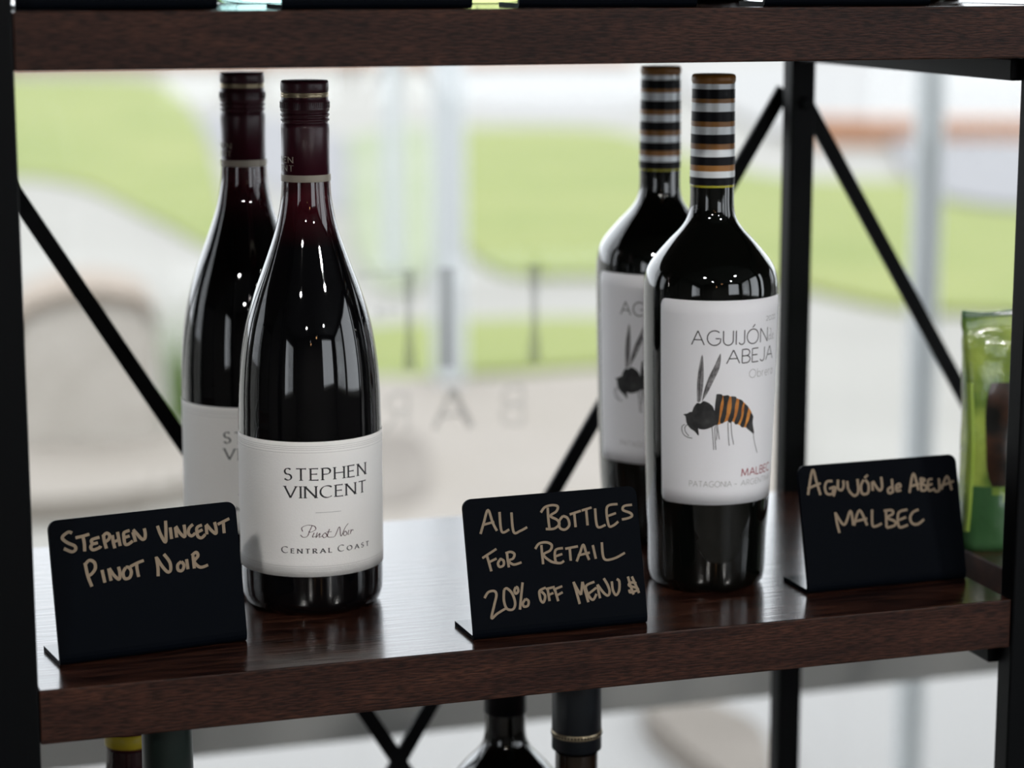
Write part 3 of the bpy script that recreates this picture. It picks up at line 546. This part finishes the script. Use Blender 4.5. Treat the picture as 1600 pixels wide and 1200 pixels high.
def make_pinot():
    t = empty('wine_bottle', (0, 0, 0))
    lathe('glass_body', PIN, M['glass_pinot'], t, 128)
    capp = [(.0137, .2410), (.0137, .2447), (.0135, .2448), (.0134, .2700), (.0133, .2722), (.0127, .2730), (.0127, .2738), (.0135, .2744), (.0135, .2752), (.0129, .2758), (.0129, .2765), (.0136, .2771), (.0136, .2779), (.0130, .2785), (.0130, .2790), (.0136, .2798), (.0136, .2808), (.0136, .2850), (.0131, .2858), (.0131, .2866), (.0129, .2873), (.0129, .2898), (.0131, .2904), (.0133, .2912), (.0133, .2945), (.0131, .2957), (.0126, .2963), (.0, .2965)]
    c = lathe('screw_cap', capp, M['cap_maroon'], t, 128)
    b = [(.01375, .2409), (.01385, .2410), (.01385, .2413), (.01385, .2443), (.01385, .2446), (.01375, .2448)]
    tag(lathe('cream_band', b, M['cream'], c, 96), 'cream band round the foot of the maroon cap')
    lathe('gold_line', [(.01300, .2872), (.0133, .2876), (.0131, .2881), (.0131, .2890), (.0133, .2894), (.0130, .2899)], M['gold_line'], c, 96)
    bm = bmesh.new()
    for i in range(72):
        a = 2*PI*i/72; vs = box(bm, -.00025, .00025, -.01385, -.0134, .2812, .2846)
        bmesh.ops.rotate(bm, verts=vs, cent=(0, 0, 0), matrix=Matrix.Rotation(a, 3, 'Z'))
    o = from_bm('knurling', bm, M['cap_maroon'], c); o['kind'] = 'stuff'
    cs = lambda x, y, l=0: (lambda r, a: (r*math.sin(a), -r*math.cos(a), y/1000))(.01362+.00001*l, x/13.5)
    text('cap_lettering', 'STEPHEN', -34.5, -7.4, 251.6, 3.1, .55, cs, M['cream'], c, True, .34)
    text('cap_lettering', 'VINCENT', -34.5, -7.2, 247.0, 3.1, .55, cs, M['cream'], c, True, .34)
    lab = sheet('label', R(-100), R(127), .0236, .1004, PIN, M['paper'], t, .00025, .0015)
    S = cyl_surf(PIN, .00029, 40.5); k = PI/180*40.5
    text('lettering', 'STEPHEN', -20.9*k, 48.2*k, 78.9, 6.5, 1.0, S, M['ink'], lab, True, .34)
    text('lettering', 'VINCENT', -20.8*k, 48*k, 68.9, 6.4, 1.0, S, M['ink'], lab, True, .30)
    text('lettering', 'CENTRAL COAST', -24.3*k, 51*k, 37.35, 3.4, .62, S, M['ink'], lab, True, .46, .72)
    bm = bmesh.new(); ribbon(bm, dense([(3.2*k, 60.4), (23.8*k, 60.3)], 1.5), lambda a, b: .22, S); from_bm('rule_line', bm, M['ink_grey'], lab)
    tr = [[(520,637),(507,665),(494,696),(472,703),(458,692)],[(470,672),(466,652),(495,636),(530,638),(538,656),(514,672),(500,670)],[(530,674),(521,698),(536,694)],[(547,672),(539,700),(560,676),(556,698),(572,690)],[(587,672),(573,688),(582,700),(597,688),(588,672)],[(611,652),(599,690),(616,697)],[(596,668),(622,666)],[(618,696),(640,690),(666,640),(674,692),(698,648),(718,624)],[(698,664),(688,682),(699,690),(709,676),(699,664)],[(722,660),(715,684),(726,682)],[(735,658),(730,682)],[(732,672),(742,660),(749,664)]]
    S2 = []
    for st in tr:
        S2.append([((-9.3+(x-455)/293*43.7)*k, 46.5+(705-y-(x-455)*.085)*.105) for x, y in st])
    strokes('script_lettering', S2, .5, S, M['ink_plum'], lab, True, .6)
    for z in (97.9, 96.8, 95.8, 94.3, 29.6, 28.3, 27.4, 26.4):
        bm = bmesh.new(); ribbon(bm, dense([(-98*k, z), (125*k, z)], 2), lambda a, b: .28, S); from_bm('embossed_line', bm, M['emboss'], lab)
    return t
def make_malbec():
    t = empty('wine_bottle', (0, 0, 0))
    lathe('glass_body', MAL, M['glass_malbec'], t, 128)
    zs = [(.2353, 3), (.2395, 2), (.2432, 1), (.2465, 0), (.2513, 2), (.2556, 1), (.2588, 0), (.2640, 2), (.2685, 1), (.2714, 0), (.2769, 2), (.2819, 1), (.2843, 0), (.2896, 2), (.2927, 0), (.2972, 0)]
    # from the foot up: black, silver, ochre, black, silver ... ochre top
    seq = [('foil_black', .2353, .2395), ('silver', .2395, .2432), ('gold', .2432, .2465), ('foil_black', .2465, .2513), ('silver', .2513, .2556), ('gold', .2556, .2588), ('foil_black', .2588, .2640), ('silver', .2640, .2685), ('gold', .2685, .2714), ('foil_black', .2714, .2769), ('silver', .2769, .2819), ('gold', .2819, .2843), ('foil_black', .2843, .2896), ('silver', .2896, .2927)]
    def rc(z): return .01295-.0007*(z-.2353)/.06
    cap = lathe('capsule', [(rc(.2353)-.0003, .2352), (rc(.2353)-.0001, .2353), (rc(.2927)-.0001, .2927), (.01225, .2932), (.0126, .2938), (.0127, .2962), (.0122, .2974), (.0112, .2979), (0, .2980)], M['gold'], t, 96)
    for nm, z0, z1 in seq:
        s = lathe('foil_stripe', [(rc(z0)-.0001, z0), (rc(z0), z0+.00005), (rc(z0), z0+.00025), (rc(z1), z1-.00025), (rc(z1), z1-.00005), (rc(z1)-.0001, z1)], M[nm], cap, 96)
        s['label'] = {'foil_black': 'black foil stripe', 'silver': 'silver foil stripe', 'gold': 'ochre foil stripe'}[nm]
    lathe('neck_glint', [(.01262, .2338), (.01272, .2342), (.01272, .2347), (.01262, .2350)], M['yellow_glint'], t, 96)  # painted glint: light seen through the glass, drawn as a yellow ring
    lab = sheet('label', R(-45.5), R(84), .0538, .1727, MAL, M['paper_smooth'], t, .00025, .004, 80, 14)
    S = cyl_surf(MAL, .00029, 38.5); k = PI/180*38.5
    text('lettering', '2022', 54.3*k, 71*k, 159.4, 2.5, .32, S, M['ink_grey'], lab, False, .16)
    text('lettering', 'AGUIJÓN', -15.1*k, 56.8*k, 147.4, 8.1, .62, S, M['ink'], lab, False, .20)
    text('lettering', 'ABEJA', 14.6*k, 67*k, 136.6, 7.8, .62, S, M['ink'], lab, False, .17)
    de = [[(61.5, 148.5), (59.3, 148.0), (59.6, 150.2), (62, 150.5), (63.4, 153.4), (60.8, 154.6)], [(62.8, 151.5), (62.4, 148.6), (64.5, 147.9)], [(65.0, 149.0), (68, 150.0), (67.2, 151.2), (65.3, 149.8), (66.2, 148), (69.5, 148.6)]]
    strokes('script_lettering', [[(a*k, z) for a, z in s] for s in de], .4, S, M['ink_grey'], lab)
    text('lettering', 'Obrera', 36*k, 68.5*k, 127.6, 4.6, .45, S, M['ink_light'], lab, False, .24)
    text('lettering', 'MALBEC', 31.5*k, 71*k, 70.1, 4.4, .62, S, M['ink_red'], lab, False, .22)
    text('lettering', 'PATAGONIA', -16.2*k, 21.8*k, 64.7, 3.2, .38, S, M['ink_light'], lab, False, .22)
    text('lettering', '- ARGENTINA', 24.6*k, 73*k, 64.6, 3.1, .38, S, M['ink_light'], lab, False, .22)
    blob('bee_abdomen', DATA['ABD'], S, M['bee_orange'], lab, 1)
    blob('bee_stripes', DATA['STR'], S, M['bee_black'], lab, 3)
    blob('bee_head_and_thorax', DATA['THX'], S, M['bee_black'], lab, 4)
    blob('bee_wings', DATA['WNG'], S, M['bee_wing'], lab, 2)
    strokes('bee_legs', DATA['LEG'], .42, S, M['bee_black'], lab, True)
    return t
def put(o, x, y, z, rot, label, group):
    o.location = (x, y, z); o.rotation_euler = (0, 0, rot); tag(o, label, 'wine bottle', group); return o
G1 = 'wine bottles on the middle shelf'
def yawto(x, y): return math.atan2(y, x)-PI/2
p1 = make_pinot(); put(p1, .2786, 1.2432, SH, yawto(.2786, 1.2432), 'front red wine bottle with sloping shoulders, maroon screw cap and wide white label', G1)
p2 = copy_tree(p1); put(p2, .2650, 1.3520, SH, yawto(.2650, 1.352)+R(-1), 'rear sloping-shouldered red wine bottle with maroon cap, half hidden behind its twin at left', G1)
m1 = make_malbec(); put(m1, .5103, 1.2125, SH, yawto(.5103, 1.2125), 'front square-shouldered red wine bottle with striped capsule and bee painted on its label', G1)
m2 = copy_tree(m1); put(m2, .5212, 1.3224, SH, yawto(.5212, 1.3224)+R(-21), 'rear striped-capsule wine bottle half hidden behind the bee label bottle', G1)

# bottles of the shelf below: only necks and shoulders show
LOW = SH-.337; G2 = 'bottles on the shelf below'
def lower_bottle(loc, prof, glass, cap, capm, extras, label):
    t = empty('wine_bottle', loc, 0, label, 'wine bottle', G2)
    lathe('glass_body', prof, glass, t, 72)
    c = lathe('capsule', cap, capm, t, 72)
    for nm, pr, m in extras: lathe(nm, pr, m, c, 72)
    lathe('label', [(.0001+r_at(prof, .035), .035), (.0003+r_at(prof, .05), .05), (.0003+r_at(prof, .12), .12), (.0001+r_at(prof, .125), .125)], M['paper'], t, 72)
    return t
BUR = [(r if z < .2 else r, z) for r, z in PIN]
def tube_cap(r0, r1, z0, z1): return [(r0-.0004, z0), (r0, z0+.0002), (r1, z1-.012), (r1, z1-.0015), (r1-.0015, z1), (0, z1+.0002)]
lower_bottle((.1857, 1.200, LOW), PIN, M['glass_maroon'], tube_cap(.0142, .0138, .225, .300), M['cap_green'], [], 'bottle with matt dark green capsule under the left end of the middle shelf')
b2 = lower_bottle((.432, 1.220, LOW), MAL, M['glass_amber'], tube_cap(.0148, .0146, .2385, .300), M['cap_navy'], [('gold_band', [(.0148, .2468), (.0151, .2471), (.0151, .2497), (.0148, .25)], M['gold_line'])], 'amber glass bottle with blue-black capsule and dotted gold band below the middle sign')
cp = [c for c in D.objects if c.parent == b2 and c.name.startswith('capsule')][0]
bm = bmesh.new()
for i in range(48):
    vs = box(bm, -.0005, .0005, -.0153, -.0150, .2477, .2491); bmesh.ops.rotate(bm, verts=vs, cent=(0, 0, 0), matrix=Matrix.Rotation(2*PI*i/48, 3, 'Z'))
o = from_bm('band_dots', bm, M['foil_black'], cp); o['kind'] = 'stuff'
lower_bottle((.4145, 1.305, LOW), MAL, M['glass_malbec'], tube_cap(.0134, .0130, .2355, .298), M['foil_black'], [], 'black round-shouldered bottle standing behind the amber bottle')
lower_bottle((.178, 1.293, LOW), PIN, M['glass_maroon'], tube_cap(.0141, .0136, .2425, .298), M['cap_maroon'], [('yellow_rim', [(.0141, .2440), (.0146, .2443), (.0146, .2520), (.0141, .2523)], M['yellow'])], 'dark red bottle with bright yellow capsule rim behind the green capsule')
# bottles of the shelf above: only their feet show
UP = SH+.337; G3 = 'bottles on the shelf above'
for i, (x, y, g, lab) in enumerate(((.283, 1.335, 'glass_teal', 'pale teal clear bottle foot between the first two signs of the upper shelf'), (.395, 1.30, 'glass_olive', 'olive clear bottle foot behind the gap right of the second upper sign'), (.205, 1.31, 'glass_malbec', 'black bottle behind the leftmost sign of the upper shelf'), (.535, 1.30, 'glass_malbec', 'black bottle behind the third and fourth upper signs'), (.690-.04, 1.26, 'glass_amber', 'dark amber bottle at the right end of the upper shelf'))):
    t = empty('spirit_bottle', (x, y, UP), 0, lab, 'bottle', G3)
    lathe('glass_body', MAL if i % 2 else PIN, M[g], t, 72)
    lathe('capsule', tube_cap(.0141, .0136, .2365, .298), M['cap_navy'], t, 48)

# ------------------------------------------------------------------ table-top signs
def make_sign(width, height, lean, foot=.034):
    th = .0024; l = R(lean); t = empty('tabletop_sign', (0, 0, 0))
    # outline in the plane of the panel, rounded top corners
    rc = .005; o = [(-width/2, .006), (width/2, .006)] + [(width/2-rc+rc*math.cos(a), height-rc+rc*math.sin(a)) for a in [R(x) for x in range(0, 91, 15)]] + [(-width/2+rc-rc*math.sin(a), height-rc+rc*math.cos(a)) for a in [R(x) for x in range(0, 91, 15)]]
    vy, vz = math.sin(l), math.cos(l)
    bm = bmesh.new()
    f = [bm.verts.new((x, v*vy, v*vz)) for x, v in o]; b = [bm.verts.new((x, v*vy+th*vz, v*vz-th*vy)) for x, v in o]
    bm.faces.new(f); bm.faces.new(b[::-1]); n = len(o)
    for i in range(n): bm.faces.new((f[i], b[i], b[(i+1) % n], f[(i+1) % n]))
    bmesh.ops.recalc_face_normals(bm, faces=bm.faces)
    p = from_bm('panel', bm, M['acrylic'], t)
    # bend and foot: swept strip
    ln = []; lp = [(.006*vy, .006*vz)]
    for k in range(1, 6): a = k/5; lp.append((.006*vy*(1-a)**2+2*a*(1-a)*.0002+a*a*.004, .006*vz*(1-a)**2+0*a))
    lp.append((foot, 0)); up = []
    for i, (y, z) in enumerate(lp):
        a = lp[max(i-1, 0)]; c = lp[min(i+1, len(lp)-1)]; dy, dz = c[0]-a[0], c[1]-a[1]; q = math.hypot(dy, dz); up.append((y-dz/q*th, z+dy/q*th))
    bm = bmesh.new(); rows = [[bm.verts.new((s*width/2, y, z)) for y, z in lp+up[::-1]] for s in (-1, 1)]
    m = len(rows[0]); bm.faces.new(rows[0]); bm.faces.new(rows[1][::-1])
    for i in range(m): bm.faces.new((rows[0][i], rows[1][i], rows[1][(i+1) % m], rows[0][(i+1) % m]))
    bmesh.ops.recalc_face_normals(bm, faces=bm.faces)
    ft = from_bm('foot', bm, [M['acrylic'], M['acrylic_foot']], t)
    for fc in ft.data.polygons:
        if fc.normal.z > .97: fc.material_index = 1
    def S(x, y, layer=0):
        e = -.00006-.000012*layer; return (x/1000, y/1000*vy+e*vz, y/1000*vz-e*vy)
    return t, p, S
G4 = 'black signs on the middle shelf'
def sign(x, y, yawd, w, h, lean, key, lab, wt):
    t, p, S = make_sign(w, h, lean); t.location = (x, y, SH+.0001); t.rotation_euler = (0, 0, R(yawd))
    tag(t, lab, 'sign', G4); strokes('handwriting', DATA[key], wt, S, M['marker'], p, True, .12); return t
sign(.1753, 1.1619, 8.5, .1026, .0762, 12, 'S1', 'small black sign at the left end of the shelf with two lines of bronze handwriting', 1.75)
sign(.3931, 1.1338, 1.95, .1016, .0768, 15, 'S2', 'small black sign in the middle of the shelf with three lines of bronze handwriting', 1.45)
sign(.6058, 1.1631, 1.5, .1040, .0748, 14.5, 'S3', 'small black sign at the right end of the shelf beside the post', 1.6)
G5 = 'black signs on the upper shelf'
labs = ['leftmost black sign on the upper shelf cropped by the top of the picture', 'second black sign from the left on the upper shelf', 'third black sign from the left on the upper shelf', 'rightmost black sign on the upper shelf']
for i, (xa, xb, y) in enumerate(((.113, .213, 1.142), (.2455, .3395, 1.130), (.3685, .4675, 1.134), (.5085, .6055, 1.136))):
    if i == 0: t0, _, _ = make_sign(xb-xa, .076, 13); s = t0
    else: s = copy_tree(t0)
    s.location = ((xa+xb)/2, y, UP+.0001); s.rotation_euler = (0, 0, R((3, 2, 1, 1)[i])); tag(s, labs[i], 'sign', G5)

# ------------------------------------------------------------------ coffee bag
def bag():
    t = empty('coffee_bag', (.7265, 1.236, SH), R(-4), 'green foil stand-up bag with dark see-through window at the right end', 'bag')
    W, Hh, Dp = .072, .150, .040; nx, nz = 20, 30
    def sh(u, v):        # half depth
        return Dp/2*(max(0, 1-v)**.55)*(.35+.65*math.cos(u*PI/2)**.6 if abs(u) < 1 else .35)*(1 if v < .86 else max(.04, 1-(v-.86)/.06))
    def hw(v): return W/2*(1-.10*math.sin(PI*min(1, v*1.15))+.04*(v > .9))
    bm = bmesh.new(); F = []
    for side in (-1, 1):
        g = [[None]*(nx+1) for _ in range(nz+1)]
        for j in range(nz+1):
            v = j/nz
            for i in range(nx+1):
                u = -1+2*i/nx; rip = .0012*math.sin(9*v+5*u)*math.sin(17*v-3*u)
                g[j][i] = bm.verts.new((u*hw(v), side*(sh(u, v)+.0006+(rip if v < .88 else 0)+(0 if abs(u) < 1 else -.0)), v*Hh+(.002*math.sin(3*u) if v == 1 else 0)))
        for j in range(nz):
            for i in range(nx):
                f = bm.faces.new((g[j][i], g[j][i+1], g[j+1][i+1], g[j+1][i])); f.smooth = True
                u = -1+2*(i+.5)/nx; v = (j+.5)/nz
                if v < .27 and (v < .16+.16*abs(u)): f.material_index = 1
                elif v > .95: f.material_index = 1
        F.append(g)
    for j in range(nz):
        for i in (0, nx): f = bm.faces.new((F[0][j][i], F[1][j][i], F[1][j+1][i], F[0][j+1][i])); f.smooth = True
    for i in range(nx):
        for j in (0, nz): bm.faces.new((F[0][j][i], F[0][j][i+1], F[1][j][i+1], F[1][j][i]))
    bmesh.ops.recalc_face_normals(bm, faces=bm.faces)
    body = from_bm('bag_body', bm, [M['lime_foil'], M['green_dark']], t)
    # clear window showing the beans, on the front
    bm = bmesh.new(); g = []
    for j in range(13):
        v = .27+.43*j/12; row = []
        for i in range(13):
            k = 1-.18*abs(2*j/12-1)**4; u = -.06+(-.66+1.32*i/12)*k
            rip = .0012*math.sin(9*v+5*u)*math.sin(17*v-3*u)
            row.append(bm.verts.new((u*hw(v), -(sh(u, v)+.0012+rip), v*Hh)))
        g.append(row)
    for j in range(12):
        for i in range(12): f = bm.faces.new((g[j][i], g[j][i+1], g[j+1][i+1], g[j+1][i])); f.smooth = True
    tag(from_bm('bag_window', bm, M['beans'], t), 'dark window showing the beans')
    for s in (-1, 1):
        bm = bmesh.new(); pv = None
        for j in range(25):
            v = .08+.62*j/24; x = s*hw(v)*.995; y = -(sh(.9, v))
            c = [bm.verts.new((x-.0022*s, y-.0008, v*Hh)), bm.verts.new((x, y-.0022, v*Hh)), bm.verts.new((x+.001*s, y+.0010, v*Hh))]
            if pv:
                for q in range(2): bm.faces.new((pv[q], pv[q+1], c[q+1], c[q]))
            pv = c
        bmesh.ops.recalc_face_normals(bm, faces=bm.faces)
        from_bm('side_seam', bm, M['lime_edge'], t)
bag()
